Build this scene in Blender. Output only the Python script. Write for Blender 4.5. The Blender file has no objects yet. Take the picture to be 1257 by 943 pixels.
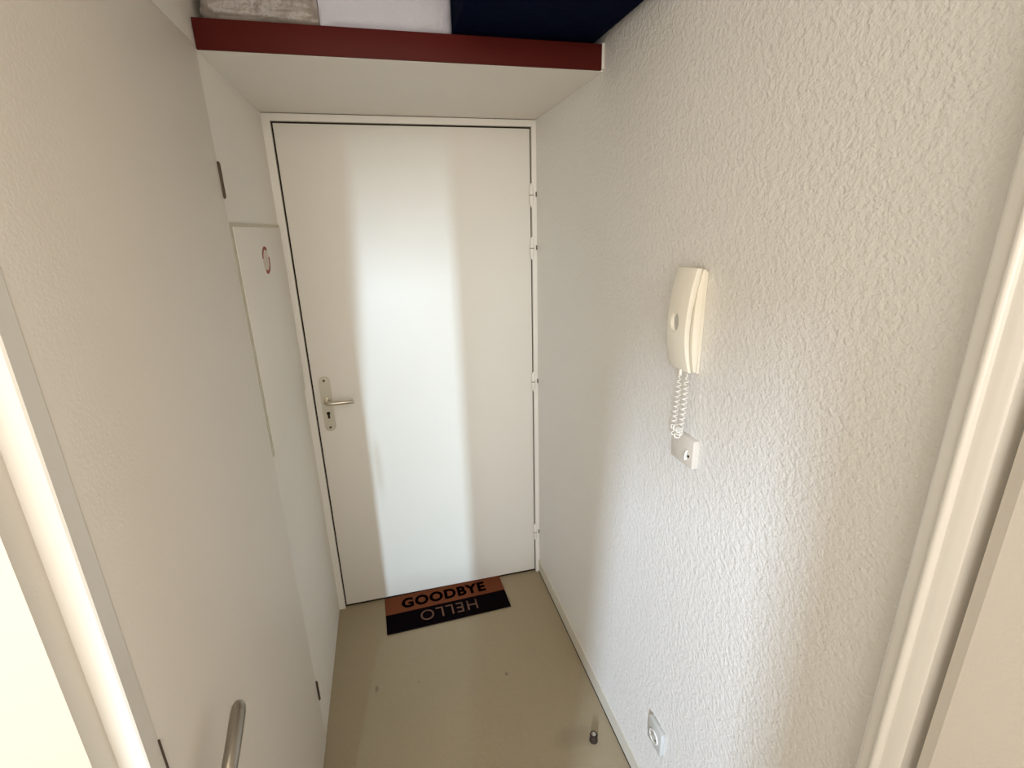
import bpy, bmesh, math, random
from mathutils import Vector, Matrix, noise
C = bpy.context.scene
COL = C.collection
PI = math.pi
random.seed(4)

# ------------------------------------------------------------------ measures (metres)
# X across the hall, Y into it (entrance door face at y = 0), Z up
XL, XR = -0.030, 0.944          # faces of the left and right hall walls
HC = 2.62                       # ceiling height
YB = -2.95                      # unseen wall behind the viewer, with an added window
XROOM = -1.25                   # far left wall of the room behind

# ------------------------------------------------------------------ materials
def mat(name, col, rough=0.6, bump=None, spec=0.4, metal=0.0, mottle=0.0, mscale=6.0, extra=None, coat=0.0):
    m = bpy.data.materials.new(name); m.use_nodes = True
    nt = m.node_tree; b = nt.nodes['Principled BSDF']
    b.inputs['Base Color'].default_value = (*col, 1)
    b.inputs['Roughness'].default_value = rough
    b.inputs['Metallic'].default_value = metal
    b.inputs['Specular IOR Level'].default_value = spec
    b.inputs['Coat Weight'].default_value = coat
    tc = nt.nodes.new('ShaderNodeTexCoord')
    if mottle:
        n = nt.nodes.new('ShaderNodeTexNoise'); n.inputs['Scale'].default_value = mscale; n.inputs['Detail'].default_value = 5
        r = nt.nodes.new('ShaderNodeMapRange'); r.inputs['To Min'].default_value = 1-mottle; r.inputs['To Max'].default_value = 1+mottle
        mx = nt.nodes.new('ShaderNodeVectorMath'); mx.operation = 'SCALE'; mx.inputs[0].default_value = col
        nt.links.new(tc.outputs['Object'], n.inputs['Vector']); nt.links.new(n.outputs['Fac'], r.inputs['Value'])
        nt.links.new(r.outputs['Result'], mx.inputs['Scale']); nt.links.new(mx.outputs['Vector'], b.inputs['Base Color'])
    if bump:
        prev = None
        for sc, dist, det in bump:
            n = nt.nodes.new('ShaderNodeTexNoise'); n.inputs['Scale'].default_value = sc; n.inputs['Detail'].default_value = det
            bp = nt.nodes.new('ShaderNodeBump'); bp.inputs['Distance'].default_value = dist; bp.inputs['Strength'].default_value = 1
            nt.links.new(tc.outputs['Object'], n.inputs['Vector']); nt.links.new(n.outputs['Fac'], bp.inputs['Height'])
            if prev: nt.links.new(prev.outputs['Normal'], bp.inputs['Normal'])
            prev = bp
        nt.links.new(prev.outputs['Normal'], b.inputs['Normal'])
    if extra: extra(nt, b, tc)
    return m

def floor_extra(nt, b, tc):
    # beige vinyl: fine speckle plus a few small scuffs and one broad faint darker patch by the door stop
    col = nt.nodes.new('ShaderNodeTexNoise'); col.inputs['Scale'].default_value = 60; col.inputs['Detail'].default_value = 6
    big = nt.nodes.new('ShaderNodeTexNoise'); big.inputs['Scale'].default_value = 3.0; big.inputs['Detail'].default_value = 3
    rp = nt.nodes.new('ShaderNodeMix'); rp.data_type = 'RGBA'
    rp.inputs['A'].default_value = (*FLOOR_A, 1); rp.inputs['B'].default_value = (*FLOOR_B, 1)
    add = nt.nodes.new('ShaderNodeMath'); add.operation = 'MULTIPLY_ADD'; add.inputs[1].default_value = 0.5
    nt.links.new(tc.outputs['Object'], col.inputs['Vector']); nt.links.new(tc.outputs['Object'], big.inputs['Vector'])
    sc = nt.nodes.new('ShaderNodeMath'); sc.operation = 'MULTIPLY'; sc.inputs[1].default_value = 0.5
    nt.links.new(big.outputs['Fac'], sc.inputs[0])
    nt.links.new(col.outputs['Fac'], add.inputs[0]); nt.links.new(sc.outputs[0], add.inputs[2])
    nt.links.new(add.outputs[0], rp.inputs['Factor'])
    last = rp.outputs['Result']
    for (x, y, rx, ry, dep) in ((.140, -.487, .010, .022, .45), (.637, -.556, .009, .012, .55), (.30, -.50, .008, .008, .3), (.80, -.86, .10, .05, .16)):
        v = nt.nodes.new('ShaderNodeVectorMath'); v.operation = 'SUBTRACT'; v.inputs[1].default_value = (x, y, 0)
        s = nt.nodes.new('ShaderNodeVectorMath'); s.operation = 'MULTIPLY'; s.inputs[1].default_value = (1/rx, 1/ry, 0)
        l = nt.nodes.new('ShaderNodeVectorMath'); l.operation = 'LENGTH'
        r = nt.nodes.new('ShaderNodeMapRange'); r.interpolation_type = 'SMOOTHSTEP'
        r.inputs['From Min'].default_value = 1.0; r.inputs['From Max'].default_value = .3; r.inputs['To Max'].default_value = dep
        mx = nt.nodes.new('ShaderNodeMix'); mx.data_type = 'RGBA'; mx.inputs['B'].default_value = (.06, .045, .03, 1)
        nt.links.new(tc.outputs['Object'], v.inputs[0]); nt.links.new(v.outputs[0], s.inputs[0]); nt.links.new(s.outputs[0], l.inputs[0])
        nt.links.new(l.outputs['Value'], r.inputs['Value']); nt.links.new(r.outputs['Result'], mx.inputs['Factor'])
        nt.links.new(last, mx.inputs['A']); last = mx.outputs['Result']
    nt.links.new(last, b.inputs['Base Color'])

FLOOR_A, FLOOR_B = (.30, .24, .15), (.37, .305, .205)
M = {}
M['wall_rough'] = mat('rough painted plaster', (.76, .745, .71), .55, [(95, .0030, 3), (210, .0013, 2)], .35, mottle=.03, mscale=3)
M['wall'] = mat('painted plaster', (.75, .715, .655), .6, [(55, .0006, 3), (300, .0003, 2)], .3, mottle=.03, mscale=3)
M['leaf'] = mat('satin painted door', (.78, .755, .70), .42, [(260, .0004, 2)], .4, mottle=.02, mscale=4)
M['leaf2'] = mat('warm painted flush door', (.74, .69, .62), .5, [(220, .0003, 2)], .35, mottle=.03, mscale=4)
M['frame'] = mat('glossy painted frame', (.80, .775, .72), .25, [(40, .0004, 2)], .5, mottle=.02)
M['gloss'] = mat('gloss painted casing', (.80, .775, .72), .16, [(40, .0003, 2)], .6, mottle=.02, coat=.4)
M['skirting'] = mat('darkened beige skirting', (.60, .565, .48), .6, [(95, .0015, 3)], .3, mottle=.04)  # slightly darker paint, also put in for the daylight missing near the floor
M['ceil'] = mat('ceiling paint', (.78, .77, .74), .8, [(120, .001, 2)], .2)
M['floor'] = mat('beige vinyl', FLOOR_A, .5, [(120, .0006, 3)], .3, extra=floor_extra)
M['dark'] = mat('dark gap', (.03, .022, .014), .9, [(90, .0004, 2)], .1)
M['bronze'] = mat('tarnished hinge metal', (.10, .075, .055), .5, [(200, .0003, 2)], .4, metal=.6)
M['nickel'] = mat('satin nickel', (.62, .58, .50), .34, [(260, .0002, 2)], .5, metal=1.0)
M['nickel_plate'] = mat('dull nickel plate', (.58, .55, .47), .5, [(260, .0002, 2)], .5, metal=.75)
M['steel'] = mat('brushed steel lever', (.34, .31, .265), .33, [(300, .0002, 2)], .5, metal=1.0)
M['red'] = mat('oxblood gloss paint', (.078, .0095, .0075), .5, [(14, .0012, 4)], .1, mottle=.12, mscale=5)
M['cream'] = mat('cream plastic', (.83, .795, .69), .38, [(300, .0001, 2)], .4)
M['cream2'] = mat('cream plastic base', (.83, .785, .67), .38, [(300, .0001, 2)], .4)
M['white_pl'] = mat('white plastic', (.82, .81, .77), .35, [(300, .0001, 2)], .4)
M['dull_pl'] = mat('dull white plastic', (.64, .60, .53), .35, [(300, .0001, 2)], .4)
M['pale_grey_pl'] = mat('pale grey plastic', (.50, .50, .47), .3, [(300, .0001, 2)], .5)
M['cord'] = mat('white cord', (.80, .78, .72), .4, [(300, .0001, 2)], .4)
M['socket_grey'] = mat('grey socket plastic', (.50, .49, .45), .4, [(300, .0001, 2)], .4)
M['coir'] = mat('coir bristle', (.175, .050, .020), .95, [(420, .004, 2)], .1, mottle=.35, mscale=260)
M['black_coir'] = mat('black coir', (.006, .004, .005), 1.0, [(420, .004, 2)], .0, mottle=.3, mscale=260)
M['ink_dark'] = mat('dark print', (.014, .005, .004), 1.0, [(420, .002, 2)], .0)
M['ink_tan'] = mat('tan print', (.15, .078, .052), .95, [(420, .002, 2)], .1, mottle=.3, mscale=200)
M['navy'] = mat('navy fabric', (.0015, .004, .017), .9, [(30, .004, 4), (500, .0006, 2)], .03, mottle=.2, mscale=9)
M['bagwhite'] = mat('white fabric', (.53, .52, .58), .8, [(22, .006, 4), (380, .0008, 2)], .25, mottle=.06, mscale=12)
M['baggrey'] = mat('cloudy grey plastic film', (.27, .235, .21), .3, [(16, .012, 5)], .5, mottle=.25, mscale=14)
M['sticker_red'] = mat('red sticker print', (.26, .035, .025), .6, [(200, .0002, 2)], .3, mottle=.2, mscale=60)
M['sticker'] = mat('faded sticker', (.60, .52, .44), .6, [(200, .0002, 2)], .3, mottle=.08, mscale=40)
M['joint'] = mat('darker filler', (.55, .515, .42), .8, [(80, .001, 3)], .2, mottle=.2, mscale=30)  # filler toned darker to draw the panel outline
M['rubber'] = mat('dark rubber', (.035, .022, .016), .6, [(200, .0003, 2)], .3)

# ------------------------------------------------------------------ helpers
def box(bm, x0, x1, y0, y1, z0, z1, bev=0.0, seg=2):
    vs = [bm.verts.new((x, y, z)) for x in (x0, x1) for y in (y0, y1) for z in (z0, z1)]
    F = ((0, 1, 3, 2), (4, 6, 7, 5), (0, 4, 5, 1), (2, 3, 7, 6), (0, 2, 6, 4), (1, 5, 7, 3))
    fs = [bm.faces.new([vs[i] for i in f]) for f in F]
    if bev:
        es = list({e for f in fs for e in f.edges})
        bmesh.ops.bevel(bm, geom=es, offset=bev, segments=seg, profile=.5, affect='EDGES')
def prism(bm, pts, axis, a, b):
    """extrude a 2-D outline along an axis: x -> (y,z), y -> (x,z), z -> (x,y)"""
    def P(p, t): return {'x': (t, p[0], p[1]), 'y': (p[0], t, p[1]), 'z': (p[0], p[1], t)}[axis]
    A = [bm.verts.new(P(p, a)) for p in pts]; B = [bm.verts.new(P(p, b)) for p in pts]
    n = len(pts)
    bm.faces.new(A); bm.faces.new(B[::-1])
    for i in range(n): bm.faces.new((A[i], B[i], B[(i+1) % n], A[(i+1) % n]))
def tube(bm, pts, r, n=10, cap=True):
    pts = [Vector(p) for p in pts]; rr = r if isinstance(r, (list, tuple)) else [r]*len(pts)
    t0 = (pts[1]-pts[0]).normalized(); up = Vector((0, 0, 1)) if abs(t0.z) < .9 else Vector((1, 0, 0))
    nrm = t0.cross(up).normalized(); rings = []
    for i, p in enumerate(pts):
        t = (pts[min(i+1, len(pts)-1)]-pts[max(i-1, 0)]).normalized()
        nrm = (nrm - t*nrm.dot(t)).normalized(); bn = t.cross(nrm)
        rings.append([bm.verts.new(p + (nrm*math.cos(2*PI*k/n) + bn*math.sin(2*PI*k/n))*rr[i]) for k in range(n)])
    for a, b in zip(rings, rings[1:]):
        for k in range(n): bm.faces.new((a[k], a[(k+1) % n], b[(k+1) % n], b[k]))
    if cap: bm.faces.new(rings[0][::-1]); bm.faces.new(rings[-1])
def lathe(bm, prof, o, axis='z', n=24):
    """prof: (radius, height) pairs turned about an axis through o"""
    rings = []
    for r, h in prof:
        ring = []
        for k in range(n):
            a = 2*PI*k/n; u, v = r*math.cos(a), r*math.sin(a)
            d = {'z': (u, v, h), 'x': (h, u, v), 'y': (u, h, v)}[axis]
            ring.append(bm.verts.new(Vector(o)+Vector(d)))
        rings.append(ring)
    for a, b in zip(rings, rings[1:]):
        for k in range(n): bm.faces.new((a[k], a[(k+1) % n], b[(k+1) % n], b[k]))
    bm.faces.new(rings[0][::-1]); bm.faces.new(rings[-1])
def obj(name, bm, m, parent=None, smooth=False):
    """link the bmesh (world coordinates) as ONE mesh object, under its thing"""
    bmesh.ops.recalc_face_normals(bm, faces=bm.faces)
    off = Vector((0, 0, 0)); p = parent
    while p is not None: off += p.location; p = p.parent
    if off.length: bmesh.ops.translate(bm, verts=bm.verts, vec=-off)
    me = bpy.data.meshes.new(name); bm.to_mesh(me); bm.free()
    o = bpy.data.objects.new(name, me); COL.objects.link(o)
    me.materials.append(M[m])
    if smooth:
        for f in me.polygons: f.use_smooth = True
        try: me.set_sharp_from_angle(angle=math.radians(38))
        except Exception: pass
    if parent: o.parent = parent
    return o
def B(): return bmesh.new()
def bx(name, m, parent, *a, **k):
    b = B(); box(b, *a, **k); return obj(name, b, m, parent, smooth=bool(k.get('bev')))
def empty(name, loc):
    o = bpy.data.objects.new(name, None); COL.objects.link(o); o.location = loc; o.empty_display_size = .05; return o
def tag(o, label, cat, group=None, kind=None):
    o['label'] = label; o['category'] = cat
    if group: o['group'] = group
    if kind: o['kind'] = kind
    return o

# ------------------------------------------------------------------ the shell
tag(bx('floor', 'floor', None, XROOM-.1, XR+.1, YB-.1, .12, -.08, 0), 'beige speckled vinyl floor of the narrow hall', 'floor', kind='structure')
tag(bx('ceiling', 'ceil', None, XROOM-.1, XR+.1, YB-.1, .12, HC, HC+.08), 'white ceiling above the hall and its high shelf', 'ceiling', kind='structure')
tag(bx('wall_right', 'wall_rough', None, XR, XR+.1, YB-.1, .12, 0, HC), 'off white roughcast wall carrying the intercom, right of the entrance door', 'wall', kind='structure')
# left hall wall: a stretch beside the entrance door, the lintel over the side door, and its end towards the room
b = B()
box(b, XL-.09, XL, -.641, .12, 0, HC)
box(b, XL-.09, XL, -1.4405, -.641, 2.078, HC)
box(b, XL-.09, XL-.028, -1.507, -1.4715, 0, HC)
box(b, XL-.09, XL-.002, -1.4715, -1.4405, 2.078, HC)
box(b, XROOM-.1, XL-.09, -1.507, -1.40, 0, HC)
tag(obj('wall_left', b, 'wall'), 'smooth warm white wall left of the entrance door, around the side door', 'wall', kind='structure')
b = B()
box(b, XL-.09, XR+.1, .075, .12, 0, HC); box(b, XL, XR, .010, .075, 2.085, HC)
tag(obj('wall_front', b, 'wall'), 'wall around and above the entrance door', 'wall', kind='structure')
tag(bx('wall_room', 'wall', None, XROOM-.1, XROOM, YB-.1, -1.40, 0, HC), 'far side wall of the room behind the hall', 'wall', kind='structure')
# unseen wall behind; its tall opening is added to shape the daylight patches
W1 = (-.40, .085, .44, 1.98)
b = B()
for x0, x1, z0, z1 in ((XROOM-.1, W1[0], 0, HC), (W1[1], XR+.1, 0, HC), (W1[0], W1[1], 0, W1[2]), (W1[0], W1[1], W1[3], HC)):
    box(b, x0, x1, YB-.1, YB, z0, z1)
tag(obj('wall_back', b, 'wall'), 'wall of the room facing the entrance door, with one added tall opening', 'wall', kind='structure')
for i, w in enumerate((W1,), 1):
    b = B()
    for a in ((w[0], w[0]+.012, w[2], w[3]), (w[1]-.012, w[1], w[2], w[3]), (w[0]+.012, w[1]-.012, w[2], w[2]+.012), (w[0]+.012, w[1]-.012, w[3]-.012, w[3])):
        box(b, a[0], a[1], YB-.08, YB-.04, a[2], a[3])
    tag(obj('window_%d' % i, b, 'frame'), 'added unseen window behind the viewer, with a slanted light screen', 'window', kind='structure')
# added unseen sheet, its edge slanted to bound the daylight patches on the left
win = bpy.data.objects['window_1']
b = B(); n = 30; fr = []
for z, xe in ((1.97, -.195), (1.5, -.235), (1.0, -.268), (.7, -.288), (.46, -.304)):
    fr.append([b.verts.new((-.43+(xe+.43)*k/n, YB+.03+.010*math.sin(k*1.3), z)) for k in range(n+1)])
for a, c in zip(fr, fr[1:]):
    for k in range(n): b.faces.new((a[k], a[k+1], c[k+1], c[k]))
bmesh.ops.solidify(b, geom=b.faces[:], thickness=.003)
obj('light_screen', b, 'frame', win, smooth=True)
b = B(); prism(b, ((XR, .006), (XR-.0035, .006), (XR-.0035, .068), (XR-.0015, .072), (XR, .073)), 'y', -1.642, -.010)
bb = tag(obj('baseboard_right', b, 'skirting'), 'low darkened beige skirting along the right wall', 'baseboard', kind='structure')
bx('floor_seam', 'dark', bb, XR-.0045, XR-.0002, -1.640, -.013, .0002, .0062)  # near black strip puts in the shade of the gap under the skirting

# casing on the right wall, next to the room (rounded bead, flat, back step)
prof = [(XR, -1.640), (.914, -1.650), (.9085, -1.654), (.9065, -1.659), (.9050, -1.6715)]
for k in range(9):
    a = PI*k/8; prof.append((.9045-.0065*math.sin(a), -1.6775+.0055*math.cos(a)))
prof += [(.9045, -1.684), (.9045, -1.703), (.9060, -1.705), (XR, -1.7052)]
t2 = empty('trim_2', (XR-.02, -1.68, 0)); tag(t2, 'glossy beaded door casing standing on the right wall near the viewer', 'trim', kind='structure')
b = B(); prism(b, prof, 'z', 0, 2.15); obj('casing', b, 'gloss', t2, smooth=True)
b = B(); lathe(b, [(.004, 0), (.0065, .002), (.0065, .010), (.004, .011), (.004, .013), (.0065, .014), (.0065, .023), (.004, .025)], (.9035, -1.693, 1.662)); obj('hinge_knuckle', b, 'frame', t2, smooth=True)

d3 = empty('door_3', (XR, -2.1, 0)); tag(d3, 'closed flush door at the right edge, beyond the beaded casing', 'door', kind='structure')
b = B(); prism(b, ((XR-.0005, -1.715), (.918, -1.7155), (.9135, -1.717), (.9075, -1.7300), (.9065, -1.732), (.9065, -2.55), (XR-.0005, -2.55)), 'z', .005, 2.06); obj('leaf', b, 'leaf2', d3)

# frame strip between the side door and the room
t1 = empty('trim_1', (XL, -1.46, 0)); tag(t1, 'stepped white door frame strip left of the side door with the lever', 'trim', kind='structure')
b = B(); prism(b, ((XL-.089, -1.4408), (XL+.0022, -1.4408), (XL+.0028, -1.4415), (XL+.0028, -1.469), (XL+.0008, -1.4712), (XL-.028, -1.4714), (XL-.089, -1.4714)), 'z', 0, 2.078)
obj('frame_strip', b, 'frame', t1, smooth=True)
bx('strike_plate', 'bronze', t1, XL+.0005, XL+.0045, -1.4418, -1.4392, .93, 1.042)

# ------------------------------------------------------------------ door_1: the entrance door
d1 = empty('door_1', (.46, .02, 0)); tag(d1, 'closed flush white entrance door at the end of the hall', 'door', kind='structure')
LX0, LX1, LZ0, LZ1 = .002, .9215, .010, 2.039
bx('leaf', 'leaf', d1, LX0, LX1, 0, .040, LZ0, LZ1, bev=.0012)
b = B()
box(b, XL, -.0035, -.012, .060, 0, 2.067); box(b, .9255, XR, -.012, .060, 0, 2.067); box(b, -.0035, .9255, -.012, .060, 2.0445, 2.067)
obj('frame', b, 'frame', d1)
b = B()
box(b, XL, .026, .044, .074, 0, 2.067); box(b, .900, XR, .044, .074, 0, 2.067); box(b, .026, .900, .044, .074, 2.01, 2.067); box(b, .026, .900, .044, .074, -.001, .03)
box(b, -.0034, .9254, .002, .043, -.001, .0012)
box(b, -.0034, .0004, .004, .043, .0, 2.044); box(b, .923, .9254, .004, .043, 0, 2.044); box(b, .0004, .923, .004, .043, 2.0408, 2.0444)
obj('rebate', b, 'dark', d1)
for z in (1.798, 1.593, 1.017, .235):
    b = B(); x, y = .9237, -.0085
    lathe(b, [(.002, -.046), (.0045, -.040), (.0085, -.034), (.0085, -.0015), (.006, -.0014), (.006, .0014), (.0085, .0015), (.0085, .034), (.0045, .040), (.002, .046)], (x, y, z))
    h = obj('hinge', b, 'frame', d1, smooth=True)
    b = B(); lathe(b, [(.0087, -.0014), (.0087, .0014)], (x, y, z)); obj('hinge_joint', b, 'bronze', h)
    bx('frame_mark', 'bronze', d1, XR-.004, XR-.0005, -.016, -.0115, z-.006, z+.012)  # small dark mark beside each hinge
# lever handle set
hp = (.048, .0, 1.021)
b = B()
pl = []
for k in range(13): a = PI*k/12; pl.append((hp[0]-.004+.021*math.cos(a)+.002, 1.105+.019*math.sin(a)))
for k in range(13): a = PI+PI*k/12; pl.append((hp[0]-.004+.021*math.cos(a)+.002, .909+.019*math.sin(a)))
prism(b, pl, 'y', -.006, 0)
pt = obj('handle_plate', b, 'nickel_plate', d1, smooth=True)
for z in (1.108, .906):
    b = B(); lathe(b, [(.0042, -.0085), (.0048, -.006)], (.046, 0, z), 'y', 14); obj('screw', b, 'bronze', pt)
b = B(); lathe(b, [(.0075, -.0068), (.0075, -.0060)], (.046, 0, .968), 'y', 18); box(b, .0415, .0505, -.0067, -.0061, .946, .965); obj('keyhole', b, 'dark', pt)
b = B(); lathe(b, [(.012, -.014), (.012, -.006)], (.046, 0, 1.026), 'y', 18); obj('spindle_collar', b, 'nickel', pt, smooth=True)
b = B()
pth = [(.046, -.008, 1.026), (.046, -.030, 1.026), (.0465, -.041, 1.0258), (.050, -.049, 1.0255), (.058, -.053, 1.025), (.075, -.054, 1.0245), (.110, -.053, 1.024), (.150, -.050, 1.0235), (.1545, -.049, 1.0235)]
tube(b, pth, [.0085]*7+[.0085, .006], 14); obj('lever', b, 'nickel', d1, smooth=True)

# ------------------------------------------------------------------ door_2: flush side door in the left wall
d2 = empty('door_2', (XL, -1.04, 0)); tag(d2, 'closed flush side door with lever in the left wall', 'door', kind='structure')
XF = XL+.002
bx('leaf', 'leaf2', d2, XL-.032, XF, -1.4398, -.6435, .004, 2.075, bev=.001)
for z0, z1 in ((1.760, 1.842), (.180, .262)):
    b = B(); tube(b, [(XF+.001, -.6428, z0), (XF+.001, -.6428, z0+.004), (XF+.001, -.6428, z1-.004), (XF+.001, -.6428, z1)], [.002, .0048, .0048, .002], 12)
    obj('hinge_pin', b, 'bronze', d2, smooth=True)
bx('lining', 'dark', d2, XL-.088, XL-.034, -1.4405, -.6415, .001, 2.0775)
pl = []
for k in range(11): a = PI*k/10; pl.append((-1.402+.019*math.cos(a), 1.00+.019*math.sin(a)))
for k in range(11): a = PI+PI*k/10; pl.append((-1.402+.019*math.cos(a), .80+.019*math.sin(a)))
for p_ in range(len(pl)): pl[p_] = (pl[p_][0], pl[p_][1]-.135)
b = B(); prism(b, pl, 'x', XF, XF+.007); obj('handle_plate', b, 'nickel_plate', d2, smooth=True)
b = B()
tube(b, [(XF+.004, -1.400, .876), (XF+.030, -1.400, .880), (XF+.040, -1.396, .884), (XF+.045, -1.385, .892), (XF+.046, -1.36, .904), (XF+.045, -1.312, .922), (XF+.0445, -1.303, .9255), (XF+.044, -1.297, .9275), (XF+.044, -1.2945, .9285)],
     [.010, .010, .011, .0115, .0118, .0118, .0105, .0072, .002], 22)
obj('lever', b, 'steel', d2, smooth=True)

# ------------------------------------------------------------------ hatch of the meter cupboard on the left wall
h = empty('access_panel', (XL, -.33, 1.10)); tag(h, 'flat white access panel with a worn red round sticker, on the left wall', 'access panel')
bx('cover', 'wall', h, XL+.0005, XL+.005, -.6215, -.018, 1.085, 1.697, bev=.002)
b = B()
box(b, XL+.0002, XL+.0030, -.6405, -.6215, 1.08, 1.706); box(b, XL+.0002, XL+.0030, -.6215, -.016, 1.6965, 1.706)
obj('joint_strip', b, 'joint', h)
cy, cz, R0 = -.322, 1.600, .042
st = B(); lathe(st, [(R0, XL+.0049), (R0, XL+.0056)], (0, cy, cz), 'x', 40)
st = obj('sticker', st, 'sticker', h)
def arc(a0, a1, ri, ro):
    b = B(); n = 24; P_ = []
    for k in range(n+1): a = math.radians(a0+(a1-a0)*k/n); P_.append((cy+1.15*ro*math.cos(a), cz+ro*math.sin(a)))
    for k in range(n, -1, -1): a = math.radians(a0+(a1-a0)*k/n); P_.append((cy+1.15*ri*math.cos(a), cz+ri*math.sin(a)))
    prism(b, P_, 'x', XL+.0056, XL+.0061); return b
obj('printed_ring', arc(55, 170, .031, .041), 'sticker_red', st)
obj('printed_ring', arc(235, 372, .031, .041), 'sticker_red', st)

# ------------------------------------------------------------------ the high shelf and what lies on it
ZS0, ZS1, YS = 2.0695, 2.131, -.633
s = empty('shelf', (.457, -.31, ZS0)); tag(s, 'deep high shelf with dark red front edge above the entrance door', 'shelf')
bx('board', 'wall', s, XL+.0005, XR-.0005, YS+.007, -.0005, ZS0, ZS1-.001)
bx('front_edge', 'red', s, XL+.0008, XR-.0085, YS, YS+.007, ZS0+.001, ZS1, bev=.0012)
bx('end_block', 'wall', s, XR-.0083, XR-.0008, YS-.001, YS+.007, ZS0+.004, ZS1+.002)

def softbag(name, m, x0, x1, y0, y1, z0, z1, e=.35, amp=.012, fr=9, seed=0, n=56, over0=0, over1=0):
    c0, c1 = x0, x1; x0 -= over0; x1 += over1
    b = B(); cx, cy_, cz_ = (x0+x1)/2, (y0+y1)/2, (z0+z1)/2; ax, ay, az = (x1-x0)/2, (y1-y0)/2, (z1-z0)/2
    f = lambda v: math.copysign(abs(v)**e, v)
    rows = []
    for i in range(1, n):
        th = -PI/2+PI*i/n; row = []
        for k in range(2*n):
            ph = 2*PI*k/(2*n)
            p = Vector((ax*f(math.cos(th))*f(math.cos(ph)), ay*f(math.cos(th))*f(math.sin(ph)), az*f(math.sin(th))))
            q = Vector((p.x*fr+seed, p.y*fr, p.z*fr))
            d = noise.noise(q)*.65+noise.noise(q*2.3)*.35+.3*abs(noise.noise(q*4.1))
            p = p*(1+(d-.35)*amp/max(.05, p.length))
            p += Vector((cx, cy_, cz_))
            p.x = min(max(p.x, c0), c1); p.y = max(p.y, y0); p.z = max(p.z, z0); p.y = min(p.y, y1)
            row.append(b.verts.new(p))
        rows.append(row)
    for r0, r1 in zip(rows, rows[1:]):
        for k in range(2*n): b.faces.new((r0[k], r0[(k+1) % (2*n)], r1[(k+1) % (2*n)], r1[k]))
    b.faces.new(rows[0][::-1]); b.faces.new(rows[-1])
    return obj(name, b, m, None, smooth=True)
tag(softbag('storage_bag', 'navy', .549, XR-.003, -1.04, -.06, ZS1+.0015, 2.50, .16, .010, 5, 3, over0=.012), 'large dark navy bag sticking out over the right end of the red edged shelf', 'bag')
tag(softbag('fabric_bag', 'bagwhite', .2355, .548, -.618, -.10, ZS1+.0005, 2.44, .13, .020, 9, 11, over0=.014, over1=.012), 'white fabric bag in the middle of the red edged shelf', 'bag')
tag(softbag('plastic_bag', 'baggrey', XL+.010, .2345, -.615, -.10, ZS1+.0005, 2.40, .13, .030, 13, 23, over1=.022), 'crumpled grey plastic bag on the left end of the red edged shelf', 'bag')

# ------------------------------------------------------------------ intercom handset on the right wall
Y0, Y1 = -1.164, -1.097
ph = empty('intercom_phone', (XR, -1.13, 1.38)); tag(ph, 'cream intercom handset with coiled cord hung on the right wall', 'intercom')
def lerp_prof(pts, n=28):
    pts = [Vector(p) for p in pts]; out = []
    for i in range(len(pts)-1):
        p0, p1, p2, p3 = pts[max(i-1, 0)], pts[i], pts[i+1], pts[min(i+2, len(pts)-1)]
        for k in range(6):
            t = k/6
            out.append(.5*((2*p1)+(p2-p0)*t+(2*p0-5*p1+4*p2-p3)*t*t+(3*p1-p0-3*p2+p3)*t**3))
    out.append(pts[-1]); return [(v.x, v.y) for v in out]
def bevel_all(b, off, seg=2):
    es = [e for e in b.edges if len(e.link_faces) == 2 and e.calc_face_angle(0) > .6]
    bmesh.ops.bevel(b, geom=es, offset=off, segments=seg, profile=.5, affect='EDGES', clamp_overlap=True)
bx('wall_plate', 'cream2', ph, .937, XR-.0003, Y0+.003, Y1-.002, 1.377, 1.588, bev=.002)
base = lerp_prof([(.930, 1.592), (.9225, 1.560), (.9185, 1.525), (.9172, 1.465), (.9200, 1.425), (.9275, 1.381)]) + [(.9335, 1.381), (.9368, 1.455), (.9368, 1.592)]
b = B(); prism(b, base, 'y', Y0, Y1); bmesh.ops.recalc_face_normals(b, faces=b.faces); bevel_all(b, .0018)
obj('body', b, 'cream2', ph, smooth=True)
outer = lerp_prof([(.9155, 1.5945), (.9085, 1.568), (.9030, 1.535), (.8990, 1.489), (.9000, 1.445), (.9060, 1.410), (.9140, 1.382)])
inner = lerp_prof([(.9220, 1.380), (.9150, 1.415), (.9108, 1.455), (.9115, 1.500), (.9172, 1.538), (.9232, 1.572), (.9270, 1.5945)])
b = B(); prism(b, outer+inner, 'y', Y0-.0005, Y1); bmesh.ops.recalc_face_normals(b, faces=b.faces); bevel_all(b, .0022)
hs = obj('handset', b, 'cream', ph, smooth=True)
# oval finger scoop in the handset face
b = B(); lathe(b, [(.86, -1), (1, -.7), (1, 1)], (0, 0, 0), 'x', 36)
for v in b.verts: v.co = Vector((.8995-v.co.x*.0065, -1.1245+v.co.y*.0145, 1.484+v.co.z*.0205))
bmesh.ops.recalc_face_normals(b, faces=b.faces)
cutm = bpy.data.meshes.new('cut'); b.to_mesh(cutm); b.free(); cut = bpy.data.objects.new('cut', cutm); COL.objects.link(cut)
md = hs.modifiers.new('scoop', 'BOOLEAN'); md.operation = 'DIFFERENCE'; md.object = cut; md.solver = 'EXACT'
bpy.context.view_layer.update()
new = bpy.data.meshes.new_from_object(hs.evaluated_get(bpy.context.evaluated_depsgraph_get()))
hs.modifiers.clear(); hs.data = new; hs.data.name = 'handset'
bpy.data.objects.remove(cut)
for f in hs.data.polygons: f.use_smooth = True
hs.data.set_sharp_from_angle(angle=math.radians(38))
b = B(); lathe(b, [(.0125, 0), (.0125, .0012), (.010, .0018)], (0, 0, 0), 'x', 32)  # disc added to darken the scoop floor, shade put in as colour
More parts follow.
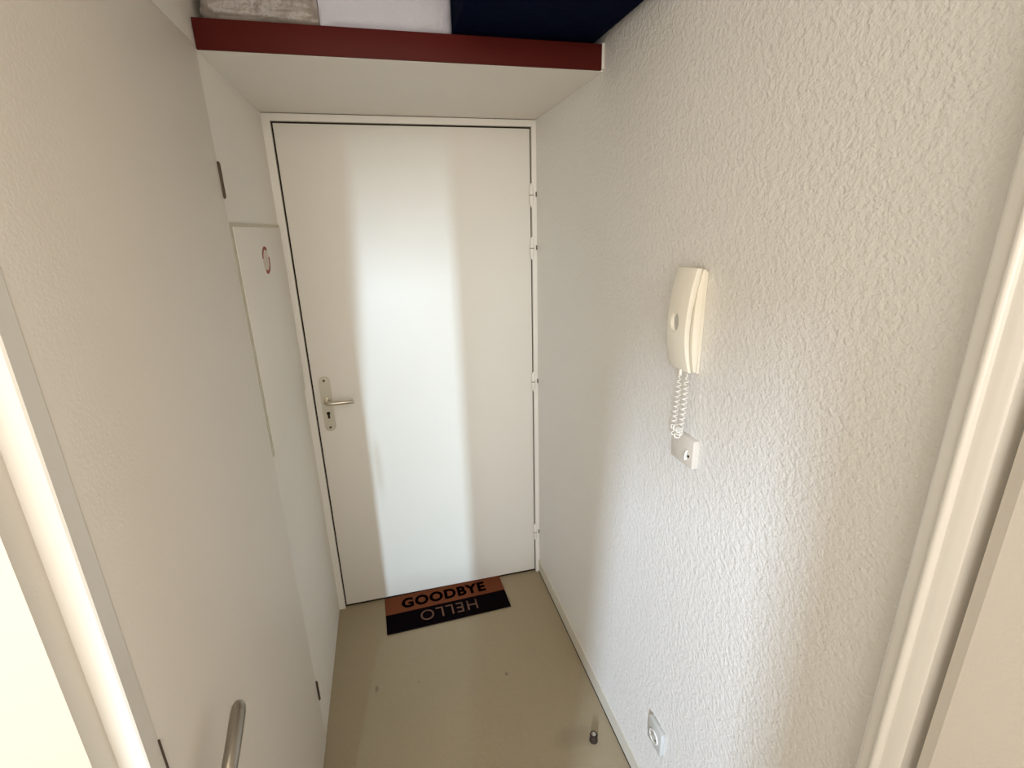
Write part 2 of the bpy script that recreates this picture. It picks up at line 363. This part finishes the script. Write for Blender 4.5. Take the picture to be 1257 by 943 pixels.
for v in b.verts: v.co = Vector((.9068-v.co.x, -1.1245+v.co.y, 1.484+v.co.z*1.5))
gb = obj('scoop_shade', b, 'socket_grey', ph, smooth=True); gb['label'] = 'grey oval disc shading the scoop floor'
b = B(); lathe(b, [(.0035, 0), (.0035, .010), (.0025, .013)], (.911, -1.142, 1.372)); obj('cord_grip', b, 'cord', ph, smooth=True)
# coiled cord: down from the handset, round a loop, up to the body
path = []
def seg_pts(a, c, n):
    return [Vector(a).lerp(Vector(c), k/n) for k in range(n)]
path += seg_pts((.911, -1.139, 1.372), (.910, -1.141, 1.345), 12)
path += seg_pts((.910, -1.141, 1.345), (.905, -1.141, 1.255), 34)
path += [Vector((.905, -1.154-.013*math.cos(PI-PI*k/14)*-1, 1.255-.015*math.sin(PI*k/14))) for k in range(15)]
path += seg_pts((.905, -1.168, 1.255), (.911, -1.166, 1.352), 30)
path += seg_pts((.911, -1.166, 1.352), (.917, -1.158, 1.383), 8)
# resample and wind
L = [0]
for a, c in zip(path, path[1:]): L.append(L[-1]+(c-a).length)
def at(s_):
    for i in range(len(L)-1):
        if L[i+1] >= s_: return path[i].lerp(path[i+1], (s_-L[i])/max(1e-9, L[i+1]-L[i]))
    return path[-1]
pts = []; turns = 30; N = turns*12
for k in range(N+1):
    s_ = L[-1]*k/N; p = at(s_); t = (at(min(s_+.003, L[-1]))-at(max(s_-.003, 0))).normalized()
    u = t.cross(Vector((1, 0, .01))).normalized(); v = t.cross(u)
    e_ = min(1, min(s_, L[-1]-s_)/.022)
    a = 2*PI*turns*k/N; pts.append(p+(u*math.cos(a)+v*math.sin(a))*.0058*e_)
b = B(); tube(b, pts, .0013, 6); obj('coiled_cord', b, 'cord', ph, smooth=True)

# wall outlet box below the intercom
j = empty('junction_box', (XR, -1.147, 1.165)); tag(j, 'small white junction box on the right wall below the coiled cord', 'junction box')
bx('cover', 'dull_pl', j, .930, XR+.0006, -1.184, -1.103, 1.166, 1.232, bev=.0022)
b = B(); tube(b, [(.9285, -1.166, 1.204), (.926, -1.165, 1.200), (.9255, -1.164, 1.190), (.9275, -1.1635, 1.183)], [.0022, .0026, .003, .0036], 10); obj('lead_clip', b, 'white_pl', j, smooth=True)
b = B(); lathe(b, [(.003, .9288), (.003, .9301)], (0, -1.170, 1.192), 'x', 12); obj('screw_hole', b, 'dark', j)

# power socket near the floor, right wall
k_ = empty('power_socket', (XR, -1.133, .272)); tag(k_, 'pale grey power socket low on the right wall near the floor', 'socket')
bx('cover', 'pale_grey_pl', k_, .930, XR-.0003, -1.167, -1.100, .272, .352, bev=.003)
b = B(); ri, ro = .0175, .0205
lathe(b, [(ro, .9302), (ro, .9272), (ri, .9272), (ri, .9300)], (0, -1.1335, .308), 'x', 32); obj('rim', b, 'white_pl', k_, smooth=True)
b = B(); lathe(b, [(.0174, .9288), (.0174, .9301)], (0, -1.1335, .308), 'x', 32); w = obj('well', b, 'socket_grey', k_)
for dy, dz in ((-.0095, -.003), (.0095, -.003)):
    b = B(); lathe(b, [(.003, .9282), (.003, .9290)], (0, -1.1335+dy, .308+dz), 'x', 14); obj('contact_hole', b, 'dark', w)
b = B(); lathe(b, [(.0024, .9195), (.0028, .921), (.0028, .929)], (0, -1.1335, .318), 'x', 14); obj('earth_pin', b, 'nickel', w, smooth=True)

# ------------------------------------------------------------------ door stop on the floor
ds = empty('door_stop', (.861, -.892, 0)); tag(ds, 'small dark rubber door stop with a metal cap screwed to the floor', 'door stop')
b = B(); lathe(b, [(.0135, .0), (.0145, .003), (.0125, .012), (.012, .020), (.0135, .026), (.0125, .029), (.006, .030)], (.861, -.892, .0)); obj('buffer', b, 'rubber', ds, smooth=True)
b = B(); lathe(b, [(.0075, .0298), (.0072, .0315), (.0045, .033), (.001, .0335)], (.861, -.892, 0)); obj('cap', b, 'nickel', ds, smooth=True)

# ------------------------------------------------------------------ doormat with its two words
MX, MY, MA = .4585, -.110, math.radians(2.0)
dm = empty('doormat', (MX, MY, 0)); dm.rotation_euler = (0, 0, MA)
tag(dm, 'brown and black coir doormat lettered GOODBYE and HELLO before the entrance door', 'doormat')
def local(name, bm, m, parent, smooth=False):
    bmesh.ops.recalc_face_normals(bm, faces=bm.faces)
    me = bpy.data.meshes.new(name); bm.to_mesh(me); bm.free(); me.materials.append(M[m])
    o = bpy.data.objects.new(name, me); COL.objects.link(o); o.parent = parent; return o
HW, HD, TH = .280, .112, .0075
b = B(); box(b, -HW, HW, .0, HD, .0003, TH, bev=.0015); coir = local('coir_half', b, 'coir', dm)
b = B(); box(b, -HW, HW, -HD, 0, .0003, TH, bev=.0015); blk = local('black_half', b, 'black_coir', dm)
def word(name, txt, m, parent, cx, cyy, width, height, rot, bold):
    cu = bpy.data.curves.new(name, 'FONT'); cu.body = txt; cu.size = 1; cu.offset = bold; cu.extrude = .0; cu.space_character = 1.12
    cu.align_x = 'CENTER'
    o = bpy.data.objects.new(name, cu); COL.objects.link(o); bpy.context.view_layer.update()
    me = bpy.data.meshes.new_from_object(o.evaluated_get(bpy.context.evaluated_depsgraph_get())); bpy.data.objects.remove(o)
    b = B(); b.from_mesh(me)
    if not rot:                                     # heavy strokes: the outline laid down again, a little aside
        for dx, dy in ((.045, 0), (.022, .022), (.022, -.022)):
            n0 = len(b.verts); b.from_mesh(me); b.verts.ensure_lookup_table()
            for v in b.verts[n0:]: v.co.x += dx; v.co.y += dy
    bpy.data.meshes.remove(me)
    xs = [v.co.x for v in b.verts]; ys = [v.co.y for v in b.verts]
    mx, my, sx, sy = (min(xs)+max(xs))/2, (min(ys)+max(ys))/2, width/(max(xs)-min(xs)), height/(max(ys)-min(ys))
    for v in b.verts:
        u, w_ = (v.co.x-mx)*sx, (v.co.y-my)*sy
        if rot: u, w_ = -u, -w_
        v.co = Vector((cx+u, cyy+w_, TH+.0004))
    ex = bmesh.ops.extrude_face_region(b, geom=b.faces[:])
    for g in ex['geom']:
        if isinstance(g, bmesh.types.BMVert): g.co.z -= .0008
    o = local(name, b, m, parent); o['label'] = ('dark lettering reading ' if not rot else 'tan upside down lettering reading ')+txt
    return o
word('lettering', 'GOODBYE', 'ink_dark', coir, -.005, .054, .400, .066, False, .022)
word('lettering', 'HELLO', 'ink_tan', blk, .003, -.050, .262, .062, True, -.004)

# ------------------------------------------------------------------ light
def area(name, loc, target, sx, sy, power, col, spread=180):
    L_ = bpy.data.lights.new(name, 'AREA'); L_.shape = 'RECTANGLE'; L_.size = sx; L_.size_y = sy; L_.energy = power; L_.color = col; L_.spread = math.radians(spread)
    o = bpy.data.objects.new(name, L_); COL.objects.link(o); o.location = loc
    o.rotation_euler = (Vector(target)-Vector(loc)).to_track_quat('-Z', 'Y').to_euler(); return o
# added lamps standing in for strips of sky far outside the window, straight on, a little and further to the left
area('sky_strip_light', (-1.87, -14.0, 2.75), (.2, -1.5, 1.0), .20, 2.2, 108, (.62, .83, 1.0), 60)
area('wide_sky_light', (-3.5, -14.0, 2.6), (-.12, YB, 1.0), 2.3, 2.2, 52, (.64, .82, 1.0), 60)
area('side_sky_light', (-7.2, -15.65, 6.6), (-.1, YB, 1.2), .60, 3.2, 350, (.62, .78, 1.0), 60)
# added warm fill below the ceiling of the unseen room
area('warm_fill', (-.15, -2.35, HC-.03), (-.1, -2.0, 0), .7, .7, 6.0, (1, .84, .64))
# added fills from front and side, to brighten the hall and its near left edge
area('front_fill', (.1, YB+.04, 1.35), (.35, 0, 1.1), 1.8, 2.2, 17.5, (1, .925, .83), 105)
area('side_fill', (XROOM+.03, -2.25, 1.25), (XR, -1.95, 1.15), .6, 1.5, 7.0, (1, .93, .85))
w = bpy.data.worlds.new('World'); C.world = w; w.use_nodes = True
w.node_tree.nodes['Background'].inputs[0].default_value = (.75, .85, 1, 1); w.node_tree.nodes['Background'].inputs[1].default_value = .6

# ------------------------------------------------------------------ camera
F, YAW, PITCH, ROLL = 603.44, .2433, -.3099, -.0249
cam = bpy.data.cameras.new('camera'); cam.sensor_width = 36; cam.sensor_fit = 'HORIZONTAL'; cam.lens = 36*F/1257; cam.clip_start = .02
co = bpy.data.objects.new('camera', cam); COL.objects.link(co)
f = Vector((math.sin(YAW)*math.cos(PITCH), math.cos(YAW)*math.cos(PITCH), math.sin(PITCH)))
r = Vector((math.cos(YAW), -math.sin(YAW), 0)); u = r.cross(f)
r2 = r*math.cos(ROLL)+u*math.sin(ROLL); u2 = -r*math.sin(ROLL)+u*math.cos(ROLL)
mw = Matrix((r2, u2, -f)).transposed().to_4x4(); mw.translation = Vector((.3243, -2.0232, 1.6807)); co.matrix_world = mw
C.camera = co
vs = C.view_settings; vs.view_transform = 'Standard'; vs.look = 'None'; vs.gamma = 1; vs.use_curve_mapping = False; vs.exposure = 0.1
C.cycles.use_denoising = True; C.cycles.max_bounces = 10; C.cycles.diffuse_bounces = 6
